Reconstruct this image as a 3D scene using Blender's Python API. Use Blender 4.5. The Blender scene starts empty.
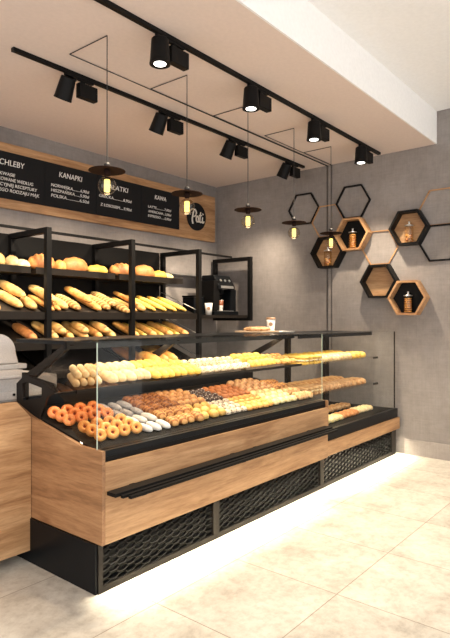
import bpy, bmesh, math, random
from mathutils import Vector, Matrix, Euler
random.seed(7)
PI = math.pi
S = bpy.context.scene
COL = S.collection

# ------------------------------------------------------------ materials
def new_mat(name):
    m = bpy.data.materials.new(name); m.use_nodes = True
    nt = m.node_tree; b = nt.nodes['Principled BSDF']
    return m, nt, b
def N(nt, t, **kw):
    n = nt.nodes.new(t)
    for k, v in kw.items():
        if k in n.inputs: n.inputs[k].default_value = v
        else: setattr(n, k, v)
    return n
def coords(nt, scale=(1, 1, 1), rot=(0, 0, 0), kind='Object'):
    tc = N(nt, 'ShaderNodeTexCoord'); mp = N(nt, 'ShaderNodeMapping')
    mp.inputs['Scale'].default_value = scale; mp.inputs['Rotation'].default_value = rot
    nt.links.new(tc.outputs[kind], mp.inputs['Vector']); return mp.outputs[0]
def ramp(nt, fac, stops):
    r = N(nt, 'ShaderNodeValToRGB'); e = r.color_ramp.elements
    while len(e) < len(stops): e.new(0.5)
    for i, (p, c) in enumerate(stops):
        e[i].position = p; e[i].color = (*c, 1)
    nt.links.new(fac, r.inputs['Fac']); return r.outputs['Color']
def mixc(nt, a, b, fac, mode='MIX'):
    m = N(nt, 'ShaderNodeMix', data_type='RGBA', blend_type=mode)
    for s, v in ((6, a), (7, b), (0, fac)):
        if hasattr(v, 'is_output'): nt.links.new(v, m.inputs[s])
        else: m.inputs[s].default_value = v if s == 0 else (*v, 1)
    return m.outputs[2]
def flat(name, c, rough=0.5, metal=0.0, spec=0.5):
    m, nt, b = new_mat(name)
    b.inputs['Base Color'].default_value = (*c, 1); b.inputs['Roughness'].default_value = rough
    b.inputs['Metallic'].default_value = metal; b.inputs['Specular IOR Level'].default_value = spec
    v = coords(nt, (40, 40, 40)); n = N(nt, 'ShaderNodeTexNoise', Scale=3.0, Detail=3.0)
    nt.links.new(v, n.inputs['Vector'])
    nt.links.new(ramp(nt, n.outputs['Fac'], [(0.3, tuple(x*0.9 for x in c)), (0.7, tuple(min(1, x*1.08) for x in c))]), b.inputs['Base Color'])
    return m
def emis(name, c, s):
    m, nt, b = new_mat(name); b.inputs['Base Color'].default_value = (*c, 1)
    b.inputs['Emission Color'].default_value = (*c, 1); b.inputs['Emission Strength'].default_value = s
    return m
def wood(name, axis='X', dark=(0.27, 0.13, 0.052), mid=(0.45, 0.25, 0.115), light=(0.62, 0.385, 0.20)):
    m, nt, b = new_mat(name)
    sc = {'X': (0.9, 9, 9), 'Y': (9, 0.9, 9), 'Z': (9, 9, 0.9)}[axis]
    v = coords(nt, sc)
    n1 = N(nt, 'ShaderNodeTexNoise', Scale=1.3, Detail=6.0, Roughness=0.6, Distortion=1.2)
    n2 = N(nt, 'ShaderNodeTexNoise', Scale=9.0, Detail=4.0, Roughness=0.7)
    nt.links.new(v, n1.inputs['Vector']); nt.links.new(v, n2.inputs['Vector'])
    c1 = ramp(nt, n1.outputs['Fac'], [(0.28, dark), (0.5, mid), (0.75, light)])
    c2 = ramp(nt, n2.outputs['Fac'], [(0.36, (0.66, 0.60, 0.55)), (0.58, (1, 1, 1))])
    c = mixc(nt, c1, c2, 0.6, 'MULTIPLY')
    # knots
    vk = coords(nt, {'X': (1.6, 3.5, 3.5), 'Y': (3.5, 1.6, 3.5), 'Z': (3.5, 3.5, 1.6)}[axis])
    vo = N(nt, 'ShaderNodeTexVoronoi', Scale=1.3); nt.links.new(vk, vo.inputs['Vector'])
    k = ramp(nt, vo.outputs['Distance'], [(0.0, (0.35, 0.25, 0.18)), (0.09, (0.75, 0.66, 0.6)), (0.16, (1, 1, 1))])
    c = mixc(nt, c, k, 0.75, 'MULTIPLY')
    nt.links.new(c, b.inputs['Base Color']); b.inputs['Roughness'].default_value = 0.5
    return m
def concrete(name, a, b_, c_):
    m, nt, b = new_mat(name)
    v = coords(nt, (1, 1, 1)); n = N(nt, 'ShaderNodeTexNoise', Scale=1.1, Detail=6.0, Roughness=0.62)
    nt.links.new(v, n.inputs['Vector'])
    c = ramp(nt, n.outputs['Fac'], [(0.3, a), (0.5, b_), (0.72, c_)])
    for sc in ((70, 70, 5), (6, 6, 85)):
        v2 = coords(nt, sc); n2 = N(nt, 'ShaderNodeTexNoise', Scale=1.0, Detail=3.0, Roughness=0.6)
        nt.links.new(v2, n2.inputs['Vector'])
        c2 = ramp(nt, n2.outputs['Fac'], [(0.3, (0.74, 0.74, 0.75)), (0.68, (1.0, 1.0, 1.0))])
        c = mixc(nt, c, c2, 0.38, 'MULTIPLY')
    n3 = N(nt, 'ShaderNodeTexNoise', Scale=14.0, Detail=7.0, Roughness=0.75); nt.links.new(v, n3.inputs['Vector'])
    c = mixc(nt, c, ramp(nt, n3.outputs['Fac'], [(0.35, (0.78, 0.77, 0.77)), (0.6, (1.0, 1.0, 1.0))]), 0.55, 'MULTIPLY')
    nt.links.new(c, b.inputs['Base Color']); b.inputs['Roughness'].default_value = 0.8
    return m
def plaster(name, c):
    m, nt, b = new_mat(name)
    v = coords(nt); n = N(nt, 'ShaderNodeTexNoise', Scale=40.0, Detail=3.0); nt.links.new(v, n.inputs['Vector'])
    nt.links.new(ramp(nt, n.outputs['Fac'], [(0.3, tuple(x*0.95 for x in c)), (0.7, c)]), b.inputs['Base Color'])
    b.inputs['Roughness'].default_value = 0.9; return m
def floor_mat():
    m, nt, b = new_mat('tile_floor')
    tc = N(nt, 'ShaderNodeTexCoord'); mp = N(nt, 'ShaderNodeMapping')
    mp.inputs['Location'].default_value = (-2.44, -1.295, 0)
    nt.links.new(tc.outputs['Object'], mp.inputs['Vector'])
    br = N(nt, 'ShaderNodeTexBrick', Scale=1.0); br.offset = 0.0; br.squash = 1.0
    br.inputs['Brick Width'].default_value = 0.62; br.inputs['Row Height'].default_value = 0.62
    br.inputs['Mortar Size'].default_value = 0.0028; br.inputs['Mortar Smooth'].default_value = 0.1
    br.inputs['Color1'].default_value = (1, 1, 1, 1); br.inputs['Color2'].default_value = (0.90, 0.90, 0.91, 1)
    br.inputs['Mortar'].default_value = (0.50, 0.46, 0.42, 1)
    nt.links.new(mp.outputs[0], br.inputs['Vector'])
    n1 = N(nt, 'ShaderNodeTexNoise', Scale=3.6, Detail=12.0, Roughness=0.74, Distortion=0.3)
    nt.links.new(mp.outputs[0], n1.inputs['Vector'])
    c = ramp(nt, n1.outputs['Fac'], [(0.32, (0.42, 0.38, 0.32)), (0.47, (0.60, 0.555, 0.475)), (0.62, (0.70, 0.665, 0.58))])
    n2 = N(nt, 'ShaderNodeTexNoise', Scale=22.0, Detail=5.0, Roughness=0.7); nt.links.new(mp.outputs[0], n2.inputs['Vector'])
    c = mixc(nt, c, ramp(nt, n2.outputs['Fac'], [(0.36, (0.74, 0.71, 0.68)), (0.54, (1, 1, 1))]), 0.6, 'MULTIPLY')
    c = mixc(nt, c, br.outputs['Color'], 1.0, 'MULTIPLY')
    nt.links.new(c, b.inputs['Base Color']); b.inputs['Roughness'].default_value = 0.42
    return m
def glass(name, tint=(0.93, 0.96, 0.95), refl=1.0):
    m = bpy.data.materials.new(name); m.use_nodes = True; nt = m.node_tree; nt.nodes.clear()
    o = N(nt, 'ShaderNodeOutputMaterial'); t = N(nt, 'ShaderNodeBsdfTransparent', Color=(*tint, 1))
    g = N(nt, 'ShaderNodeBsdfGlossy', Roughness=0.02); f = N(nt, 'ShaderNodeFresnel'); ge = N(nt, 'ShaderNodeNewGeometry'); mr = N(nt, 'ShaderNodeMapRange'); mr.inputs['To Min'].default_value = 1.42; mr.inputs['To Max'].default_value = 1/1.42; nt.links.new(ge.outputs['Backfacing'], mr.inputs['Value']); nt.links.new(mr.outputs[0], f.inputs['IOR'])
    ma = N(nt, 'ShaderNodeMath', operation='MULTIPLY'); ma.inputs[1].default_value = refl
    mx = N(nt, 'ShaderNodeMixShader'); nt.links.new(f.outputs[0], ma.inputs[0]); nt.links.new(ma.outputs[0], mx.inputs[0])
    nt.links.new(t.outputs[0], mx.inputs[1]); nt.links.new(g.outputs[0], mx.inputs[2]); nt.links.new(mx.outputs[0], o.inputs[0])
    return m
def bread(name, lo, hi, spot=None, scale=14.0, rough=0.55, bands=0):
    m, nt, b = new_mat(name)
    v = coords(nt); n = N(nt, 'ShaderNodeTexNoise', Scale=scale, Detail=5.0, Roughness=0.6); nt.links.new(v, n.inputs['Vector'])
    c = ramp(nt, n.outputs['Fac'], [(0.34, lo), (0.62, hi)])
    if bands:
        w = N(nt, 'ShaderNodeTexWave', Scale=bands, Distortion=2.0); w.bands_direction = 'Y'
        v3 = coords(nt, (1, 1, 1), (0, 0, 0.5)); nt.links.new(v3, w.inputs['Vector'])
        c = mixc(nt, c, ramp(nt, w.outputs['Fac'], [(0.40, (1, 1, 1)), (0.6, (0.42, 0.28, 0.18))]), 0.85, 'MULTIPLY')
    if spot:
        v2 = coords(nt); vo = N(nt, 'ShaderNodeTexVoronoi', Scale=75.0); nt.links.new(v2, vo.inputs['Vector'])
        c = mixc(nt, c, spot, ramp(nt, vo.outputs['Distance'], [(0.30, (1, 1, 1)), (0.38, (0, 0, 0))]))
    oi = N(nt, 'ShaderNodeObjectInfo')
    c = mixc(nt, c, ramp(nt, oi.outputs['Random'], [(0, (0.80, 0.74, 0.68)), (1, (1.0, 1.0, 1.0))]), 1.0, 'MULTIPLY')
    nt.links.new(c, b.inputs['Base Color']); b.inputs['Roughness'].default_value = rough
    return m

M = {}
M['wood'] = wood('oak_panel', 'X')
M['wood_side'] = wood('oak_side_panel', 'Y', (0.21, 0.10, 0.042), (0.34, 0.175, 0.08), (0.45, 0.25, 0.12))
M['wood_y'] = wood('oak_hexagon', 'Y')
M['black'] = flat('matt_black_metal', (0.005, 0.0047, 0.0047), 0.5, 0, .14)
M['black_gloss'] = flat('satin_black', (0.004, 0.005, 0.0065), 0.35, 0, .18)
M['graphite'] = flat('graphite_deck', (0.008, 0.007, 0.0065), 0.6, 0, .12)
M['brownblack'] = flat('brown_black_metal', (0.013, 0.010, 0.008), 0.5, 0, .2)
M['chalk'] = flat('chalkboard', (0.010, 0.010, 0.011), 0.8, 0, .2)
M['chalk_write'] = flat('chalk_white', (0.80, 0.78, 0.74), 0.8)
M['chalk_dim'] = flat('cream_lettering', (0.72, 0.66, 0.58), 0.8)
M['concrete'] = concrete('grey_concrete', (0.215, 0.192, 0.180), (0.275, 0.248, 0.233), (0.335, 0.305, 0.288))
M['concrete_light'] = concrete('pale_concrete', (0.31, 0.275, 0.25), (0.38, 0.34, 0.31), (0.45, 0.41, 0.375))
M['ceiling'] = plaster('ceiling_paint', (0.72, 0.60, 0.535))
M['ceiling_white'] = plaster('ceiling_white_paint', (0.86, 0.85, 0.835))
M['floor'] = floor_mat()
M['glass'] = glass('case_glass', (.975,.985,.98), .35)
M['glass_dark'] = glass('case_glass_tinted', (0.80, 0.76, 0.72), .35)
M['glass_edge'] = flat('glass_edge', (0.50, 0.60, 0.50), 0.15)
M['bulb_glass'] = glass('bulb_glass', (0.90, 0.85, 0.76), 1.5)
M['filament'] = emis('glowing_filament', (1.0, 0.90, 0.30), 1.2)
M['lens'] = emis('spot_lens', (1.0, 0.97, 0.90), 6.0)
M['led'] = emis('led_strip', (1.0, 0.88, 0.68), 2.5)  # glow of the strips added inside the cases
M['shade'] = flat('rust_brown_shade', (0.016, 0.007, 0.005), 0.8, 0, .1)
M['steel'] = flat('brushed_steel', (0.62, 0.62, 0.62), 0.3, 0.9)
M['register'] = flat('grey_appliance', (0.60, 0.56, 0.53), 0.4)
M['register2'] = flat('grey_appliance_body', (0.48, 0.46, 0.45), 0.45)
M['white'] = flat('white_paper', (0.80, 0.77, 0.72), 0.6)
M['lid'] = flat('brown_lid', (0.30, 0.17, 0.09), 0.5)
M['cable'] = flat('black_cord', (0.02, 0.018, 0.017), 0.6)
M['coffee'] = flat('coffee', (0.22, 0.07, 0.03), 0.3)
M['board'] = flat('serving_board', (0.55, 0.40, 0.26), 0.5)
# bread colours
M['b_white'] = bread('pale_roll', (0.74, 0.50, 0.22), (0.90, 0.78, 0.50))
M['b_gold'] = bread('golden_crust', (0.60, 0.24, 0.05), (0.88, 0.52, 0.16))
M['b_baton'] = bread('baton_crust', (0.62, 0.30, 0.07), (0.90, 0.63, 0.25), scale=10)
M['b_brown'] = bread('brown_crust', (0.45, 0.15, 0.04), (0.72, 0.32, 0.10))
M['b_scored'] = bread('scored_crust', (0.72, 0.42, 0.13), (0.90, 0.66, 0.28), bands=9)
M['b_striped'] = bread('striped_croissant', (0.62, 0.26, 0.07), (0.85, 0.52, 0.20), bands=14)
M['b_striped_dark'] = bread('striped_brown_croissant', (0.34, 0.11, 0.03), (0.58, 0.25, 0.07), bands=14)
M['b_yellow'] = bread('yellow_roll', (0.78, 0.45, 0.06), (0.92, 0.68, 0.16))
M['b_ring'] = bread('orange_ring', (0.80, 0.20, 0.05), (0.92, 0.36, 0.10), scale=30, rough=0.35)
M['b_ring2'] = bread('amber_ring', (0.84, 0.30, 0.06), (0.95, 0.50, 0.13), scale=30, rough=0.35)
M['jam'] = bread('dark_jam', (0.20, 0.03, 0.01), (0.36, 0.06, 0.02), rough=0.2)
M['b_icing'] = bread('white_icing', (0.70, 0.68, 0.66), (0.84, 0.82, 0.80))
M['b_grey'] = bread('grey_icing', (0.30, 0.27, 0.27), (0.50, 0.46, 0.45))
M['b_round'] = bread('pinkish_bun', (0.50, 0.22, 0.08), (0.72, 0.38, 0.15), scale=40)
M['b_roundy'] = bread('yellow_bun', (0.66, 0.35, 0.07), (0.84, 0.56, 0.18), scale=40)
M['b_choc'] = bread('chocolate_bun', (0.045, 0.02, 0.015), (0.10, 0.05, 0.04), spot=(0.70, 0.64, 0.60))
M['b_chocw'] = bread('cream_speckled_bun', (0.62, 0.50, 0.38), (0.78, 0.68, 0.54), spot=(0.06, 0.03, 0.02))
M['b_nut'] = bread('nut_brown_bun', (0.32, 0.09, 0.025), (0.55, 0.20, 0.06), scale=60)
M['b_orange'] = bread('orange_bun', (0.74, 0.30, 0.06), (0.90, 0.50, 0.14), scale=60)
M['b_tan'] = bread('tan_bun', (0.40, 0.18, 0.07), (0.72, 0.46, 0.24), scale=30)
M['b_lemon'] = bread('lemon_bun', (0.80, 0.62, 0.24), (0.90, 0.80, 0.48), scale=30)
M['b_frost'] = bread('frosted_bun', (0.78, 0.66, 0.42), (0.88, 0.80, 0.62), spot=(0.22, 0.14, 0.05))
M['b_dark'] = bread('dark_flatbread', (0.34, 0.13, 0.05), (0.55, 0.26, 0.10))
M['b_pink'] = bread('ruddy_roll', (0.50, 0.22, 0.07), (0.84, 0.58, 0.30))

# ------------------------------------------------------------ geometry helpers
def box(bm, x0, x1, y0, y1, z0, z1, mi=0):
    vs = [bm.verts.new((x, y, z)) for z in (z0, z1) for x, y in ((x0, y0), (x1, y0), (x1, y1), (x0, y1))]
    for q in ((3, 2, 1, 0), (4, 5, 6, 7), (0, 1, 5, 4), (1, 2, 6, 5), (2, 3, 7, 6), (3, 0, 4, 7)):
        f = bm.faces.new([vs[i] for i in q]); f.material_index = mi
    return vs
def prism_x(bm, poly, x0, x1, mi=0):
    a = [bm.verts.new((x0, y, z)) for y, z in poly]; b = [bm.verts.new((x1, y, z)) for y, z in poly]
    n = len(poly)
    for f in [bm.faces.new(a[::-1]), bm.faces.new(b)] + [bm.faces.new((a[i], a[(i+1) % n], b[(i+1) % n], b[i])) for i in range(n)]:
        f.material_index = mi
def prism_y(bm, poly, y0, y1):
    a = [bm.verts.new((x, y0, z)) for x, z in poly]; b = [bm.verts.new((x, y1, z)) for x, z in poly]
    n = len(poly); bm.faces.new(a); bm.faces.new(b[::-1])
    for i in range(n): bm.faces.new((b[i], b[(i+1) % n], a[(i+1) % n], a[i]))
def tube(bm, pts, r, n=6, cap=True):
    pts = [Vector(p) for p in pts]; rings = []
    for i, p in enumerate(pts):
        d = (pts[min(i+1, len(pts)-1)] - pts[max(i-1, 0)]).normalized()
        up = Vector((0, 0, 1)) if abs(d.z) < 0.9 else Vector((1, 0, 0))
        s = d.cross(up).normalized(); t = s.cross(d)
        rings.append([bm.verts.new(p + r*(math.cos(2*PI*k/n)*s + math.sin(2*PI*k/n)*t)) for k in range(n)])
    for a, b in zip(rings, rings[1:]):
        for k in range(n): bm.faces.new((a[k], a[(k+1) % n], b[(k+1) % n], b[k]))
    if cap: bm.faces.new(rings[0]); bm.faces.new(rings[-1][::-1])
def lathe(bm, prof, c=(0, 0, 0), n=24, mi=0):
    c = Vector(c); rings = []
    for r, z in prof:
        rings.append([bm.verts.new(c + Vector((r*math.cos(2*PI*k/n), r*math.sin(2*PI*k/n), z))) for k in range(n)] if r > 1e-5 else [bm.verts.new(c + Vector((0, 0, z)))])
    for a, b in zip(rings, rings[1:]):
        for k in range(n):
            q = [a[k % len(a)], a[(k+1) % len(a)], b[(k+1) % len(b)], b[k % len(b)]]
            u = []
            for w in q:
                if w not in u: u.append(w)
            if len(u) > 2: f = bm.faces.new(u); f.material_index = mi
def loc_of(o):
    v = Vector((0, 0, 0))
    while o: v = v + o.location; o = o.parent
    return v
def finish(name, bm, mats, parent=None, smooth=False, bevel=0, origin=None):
    bmesh.ops.recalc_face_normals(bm, faces=bm.faces[:])
    if bevel: bmesh.ops.bevel(bm, geom=bm.edges[:], offset=bevel, segments=2, affect='EDGES', profile=0.6)
    me = bpy.data.meshes.new(name)
    off = loc_of(parent) if parent else Vector(origin or (0, 0, 0))
    for v in bm.verts: v.co -= off
    bm.to_mesh(me); bm.free()
    for m in (mats if isinstance(mats, (list, tuple)) else [mats]): me.materials.append(M[m] if isinstance(m, str) else m)
    if smooth:
        for p in me.polygons: p.use_smooth = True
    o = bpy.data.objects.new(name, me); COL.objects.link(o)
    if parent: o.parent = parent
    elif origin: o.location = origin
    return o
def bxs(name, boxes, mat, parent=None, bevel=0, origin=None, smooth=False):
    bm = bmesh.new()
    for b in boxes: box(bm, *b)
    return finish(name, bm, mat, parent, smooth, bevel, origin)
def tag(o, label, cat, group=None, kind=None):
    o['label'] = label; o['category'] = cat
    if group: o['group'] = group
    if kind: o['kind'] = kind
    return o
def thing(name, label, cat, loc=(0, 0, 0), group=None):
    o = bpy.data.objects.new(name, None); o.empty_display_size = 0.05; COL.objects.link(o); o.location = loc
    return tag(o, label, cat, group)
def struct(o, label=None):
    o['kind'] = 'structure'
    if label: o['label'] = label
    return o
def copy_tree(o, parent=None):
    c = o.copy(); COL.objects.link(c)
    if parent: c.parent = parent
    for ch in [x for x in list(bpy.data.objects) if x.parent == o]: copy_tree(ch, c)
    return c
def holed(name, outer, holes, thick, mat, parent, to_world):
    """flat plate with holes, drawn in (a,b), mapped by a matrix"""
    cu = bpy.data.curves.new(name, 'CURVE'); cu.dimensions = '2D'; cu.fill_mode = 'BOTH'; cu.extrude = thick/2
    for pl in [outer] + holes:
        s = cu.splines.new('POLY'); s.points.add(len(pl)-1); s.use_cyclic_u = True
        for i, (a, b) in enumerate(pl): s.points[i].co = (a, b, 0, 1)
    t = bpy.data.objects.new('tmp', cu); COL.objects.link(t)
    dg = bpy.context.evaluated_depsgraph_get(); me = bpy.data.meshes.new_from_object(t.evaluated_get(dg))
    bpy.data.objects.remove(t)
    me.transform(to_world); me.transform(Matrix.Translation(-loc_of(parent)))
    me.materials.clear(); me.materials.append(M[mat])
    o = bpy.data.objects.new(name, me); COL.objects.link(o); o.parent = parent
    return o
def text(name, s, x0, x1, z, h, y, mat, parent, shear=0.12, bold=0.0012):
    cu = bpy.data.curves.new(name, 'FONT'); cu.body = s; cu.size = 1.0; cu.shear = shear; cu.extrude = 0.0; cu.align_y = 'BOTTOM_BASELINE'
    t = bpy.data.objects.new('tmp', cu); COL.objects.link(t); bpy.context.view_layer.update()
    dg = bpy.context.evaluated_depsgraph_get(); me = bpy.data.meshes.new_from_object(t.evaluated_get(dg)); bpy.data.objects.remove(t)
    xs = [v.co.x for v in me.vertices]; a, b = min(xs), max(xs)
    for v in me.vertices:
        v.co = Vector((x0 + (v.co.x-a)/(b-a)*(x1-x0), y, z + v.co.y*h/0.73)) - loc_of(parent)
    me.materials.clear(); me.materials.append(M[mat])
    o = bpy.data.objects.new(name, me); COL.objects.link(o); o.parent = parent
    md = o.modifiers.new('w', 'SOLIDIFY'); md.thickness = 0.002; md.offset = 0
    return o
def area(name, loc, sx, sy, power, color, rot=(0, 0, 0), spread=PI):
    l = bpy.data.lights.new(name, 'AREA'); l.shape = 'RECTANGLE'; l.size = sx; l.size_y = sy; l.energy = power; l.color = color; l.spread = spread
    o = bpy.data.objects.new(name, l); COL.objects.link(o); o.location = loc; o.rotation_euler = rot; return o

XW, YB, ZC = 5.43, 4.60, 3.045
# ------------------------------------------------------------ the setting
struct(bxs('floor', [(-1.6, XW+0.1, -1.6, YB+0.1, -0.1, 0)], 'floor'))
struct(bxs('wall_back', [(-1.6, XW+0.1, YB, YB+0.1, 0, 3.5)], 'concrete'))
struct(bxs('wall_right', [(XW, XW+0.1, -1.6, YB, 0, 3.5)], 'concrete'))
struct(bxs('ceiling', [(-1.6, XW, 1.82, YB, ZC, ZC+0.05)], 'ceiling'), 'lowered warm beige ceiling above the counter')
struct(bxs('trim_1', [(-1.6, XW, 1.807, 1.82, ZC, 3.36)], 'ceiling_white'), 'white vertical edge of the lowered ceiling')
struct(bxs('ceiling_upper', [(-1.6, XW, -1.6, 1.82, 3.36, 3.44)], 'ceiling_white'), 'raised pale ceiling in front of the counter')
struct(bxs('baseboard_right', [(XW-0.018, XW, -1.6, 2.12, 0, 0.15)], 'concrete_light'))

# ------------------------------------------------------------ main display case
c1 = thing('display_case', 'long oak fronted glass pastry display case with black handrail, tall left section', 'display case', (2.8, 2.55, 0))
XL, XM, XR = 1.69, 3.92, 5.39
YF = 2.16
bm = bmesh.new(); prism_x(bm, [(YF, .247), (2.95, .247), (2.95, .862), (2.78, .805), (2.33, .708), (YF, .704)], XL, XL+.02)
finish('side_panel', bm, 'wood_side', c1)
bxs('front_panel', [(XL+.021, XM, YF, YF+.018, .247, .645)], 'wood', c1)
bxs('case_body', [(XL+.022, XM, YF+.02, 2.94, .25, .67)], 'black', c1)  # unseen box, put in to block light inside the counter
bxs('fascia', [(XL+.022, XM, YF+.022, YF+.05, .645, .700), (XL+.022, XM, YF+.05, 2.33, .672, .702)], 'black_gloss', c1)
bm = bmesh.new(); prism_x(bm, [(2.24, .702), (2.32, .716), (2.88, .834), (2.94, .834), (2.94, .672), (2.24, .672)], XL+.022, XM)
finish('tray_deck', bm, 'graphite', c1)
bxs('back_ledge', [(XL+.022, XM, 2.90, 2.94, .834, .90)], 'black_gloss', c1)
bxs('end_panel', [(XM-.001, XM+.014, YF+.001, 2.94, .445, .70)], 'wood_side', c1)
bxs('plinth', [(1.680, 1.692, 2.20, 2.93, 0, .244), (1.693, XM, 2.24, 2.93, 0, .245)], 'black_gloss', c1)
# vent frames and grilles
def vent(x0, x1, parent, back=True, fr='brownblack'):
    w = .028
    f = bxs('vent_frame', [(x0, x1, 2.192, 2.212, .0, .03), (x0, x1, 2.192, 2.212, .235, .246), (x0, x0+w, 2.192, 2.212, .03, .235), (x1-w, x1, 2.192, 2.212, .03, .235)], fr, parent)
    bm = bmesh.new(); p = .112; fl = .06; y = 2.205; th = .0026
    xa, xb = x0+w, x1-w; rows = 11; rz = (.235-.03)/rows; h = rz*.85
    for r in range(rows+1):
        zc = .03 + r*rz
        pts = []; x = xa; k = 0
        seq = []
        n = int((xb-xa)/(p/2))+2
        for i in range(n):
            s = 1 if (i + r) % 2 else -1
            seq.append((xa+i*p/2, zc+s*h*.5)); seq.append((xa+i*p/2+fl*.55, zc+s*h*.5))
        seq = [q for q in seq if q[0] < xb]; seq.append((xb, seq[-1][1]))
        for (ax, az), (bx_, bz) in zip(seq, seq[1:]):
            az, bz = [min(max(t, .03), .235) for t in (az, bz)]
            vs = [bm.verts.new(v) for v in ((ax, y-.004, az-th), (bx_, y-.004, bz-th), (bx_, y-.004, bz+th), (ax, y-.004, az+th),
                                            (ax, y+.010, az-th+.006), (bx_, y+.010, bz-th+.006), (bx_, y+.010, bz+th+.006), (ax, y+.010, az+th+.006))]
            for q in ((0, 1, 2, 3), (7, 6, 5, 4), (0, 4, 5, 1), (3, 2, 6, 7)): bm.faces.new([vs[i] for i in q])
    finish('vent_grille', bm, 'black', f)
    return f
vent(1.694, 2.586, c1); vent(2.587, 3.889, c1)
# glass
def pane(name, boxes, parent, edge=None, mat='glass'):
    return bxs(name, boxes, mat, parent)
GT = 1.232
bxs('front_glass', [(XL+.012, XM-.003, 2.209, 2.215, .700, GT)], 'glass', c1)
bm = bmesh.new(); prism_x(bm, [(2.216, .708), (2.216, GT), (2.47, GT-.002), (2.87, 1.035), (2.66, .99), (2.50, .93), (2.42, .78), (2.33, .712)], XL+.012, XL+.018)
finish('side_glass', bm, 'glass_dark', c1)
bxs('glass_edge', [(XL+.008, XL+.0115, 2.208, 2.213, .705, GT)], 'glass_edge', c1)
bxs('glass_edge', [(XM-.001, XM+.001, 2.210, 2.214, .70, GT)], 'glass_edge', c1)
bxs('top_glass', [(XL+.012, XM, 2.209, 2.47, GT+.001, GT+.007)], 'glass', c1)
bxs('top_shelf', [(XL+.012, XM, 2.47, 2.96, 1.215, 1.235), (XL+.012, XM, 2.47, 2.485, 1.190, 1.215)], 'black_gloss', c1)
bxs('led_strip', [(XL+.05, XM-.03, 2.487, 2.50, 1.205, 1.2145)], 'led', c1)  # added glowing strip, hidden behind the lip, for lighting the pastries
bm = bmesh.new(); prism_x(bm, [(2.401, .972), (2.401, .980), (2.82, 1.080), (2.82, 1.072)], XL+.06, XM-.01); finish('glass_shelf', bm, 'glass', c1)
bxs('shelf_rail', [(XL+.022, XM-.01, 2.392, 2.40, .966, .984)], 'brownblack', c1)
YZ = Matrix(((0, 0, 1, 0), (1, 0, 0, 0), (0, 1, 0, 0), (0, 0, 0, 1)))
holed('side_plate', [(2.975, .872), (2.975, .975), (2.88, 1.035), (2.60, 1.00), (2.57, .962), (2.66, .925), (2.73, .80), (2.78, .808)],
      [[(2.915, .975), (2.875, .992), (2.715, .970), (2.715, .918), (2.905, .882)]], .012, 'brownblack', c1, Matrix.Translation((XL+.027, 0, 0)) @ YZ)
for x in (XL+.034, 2.53, 3.80):
    bm = bmesh.new(); prism_x(bm, [(2.46, 1.215), (2.52, 1.215), (2.90, 1.035), (2.90, .985), (2.87, .985)], x, x+.022)
    finish('support_arm', bm, 'brownblack', c1)
    bxs('support_post', [(x, x+.022, 2.90, 2.94, .835, 1.04)], 'brownblack', c1)
# handrail
bm = bmesh.new()
box(bm, 1.712, 3.86, 2.085, 2.150, .492, .510); box(bm, 1.74, 3.86, 2.062, 2.082, .486, .500); box(bm, 1.77, 3.86, 2.040, 2.060, .480, .494)
hr = finish('handrail', bm, 'black', c1)
for x in (1.86, 2.68, 2.92, 3.6): bxs('rail_bracket', [(x, x+.03, 2.06, 2.158, .470, .4915), (x, x+.03, 2.151, 2.159, .45, .51)], 'black', hr)

# ------------------------------------------------------------ lower right section
c2 = thing('display_case', 'lower right glass display case section with two inner shelves beside grey wall', 'display case', (4.65, 2.55, 0))
bxs('front_panel', [(XM+.001, XR, YF, YF+.018, .255, .368)], 'wood', c2)
bxs('fascia', [(XM+.016, XR-.01, YF+.018, YF+.05, .368, .455)], 'black_gloss', c2)
bxs('tray_deck', [(XM+.016, XR-.01, YF+.05, 2.94, .39, .452)], 'graphite', c2)
bxs('end_plinth', [(XR-.03, XR-.001, 2.20, 2.93, 0, .255)], 'brownblack', c2)
vent(3.89, XR-.09, c2)
bxs('corner_post', [(XR-.09, XR-.032, 2.192, 2.25, 0, .254)], 'brownblack', c2)
bxs('front_glass', [(XM+.003, XR-.01, 2.209, 2.215, .455, GT-.008)], 'glass', c2)
bxs('glass_edge', [(XR-.009, XR-.005, 2.206, 2.218, .455, GT-.008)], 'brownblack', c2)
bxs('top_glass', [(XM+.003, XR-.01, 2.209, 2.43, GT-.006, GT)], 'glass', c2)
bxs('top_shelf', [(XM+.003, 5.33, 2.43, 2.96, 1.205, 1.225), (XM+.003, 5.33, 2.43, 2.442, 1.186, 1.205)], 'black_gloss', c2)
bxs('led_strip', [(XM+.05, XR-.1, 2.445, 2.457, 1.195, 1.2045)], 'led', c2)  # added glowing strip behind the shelf lip, as in the left section
for z in (.964, .70):
    bxs('glass_shelf', [(XM+.02, XR-.04, 2.385, 2.90, z-.006, z+.002)], 'glass', c2)
    bxs('shelf_end_clip', [(XR-.13, XR-.04, 2.372, 2.384, z-.016, z+.004)], 'brownblack', c2)
bxs('support_post', [(5.26, 5.35, 2.93, 2.97, .453, 1.204)], 'brownblack', c2)
bxs('support_post', [(4.53, 4.585, 2.93, 2.97, .453, 1.204)], 'brownblack', c2)

# ------------------------------------------------------------ left service counter
c3 = thing('service_counter', 'oak service counter with chamfered corner at the far left', 'counter', (1.1, 3.1, 0))
bm = bmesh.new(); prism_y(bm, [(.5, .066), (1.686, .066), (1.686, .806), (1.60, .898), (.5, .898)], 2.78, 2.80); finish('front_panel', bm, 'wood', c3)
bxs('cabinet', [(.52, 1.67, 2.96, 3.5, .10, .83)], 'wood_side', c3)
bxs('worktop', [(.5, 1.6, 2.801, 3.0, .83, .86), (.5, 2.1, 3.0, 3.55, .83, .86)], 'wood', c3)
bxs('base', [(.6, 1.6, 2.98, 3.45, 0, .10)], 'black', c3)

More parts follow.
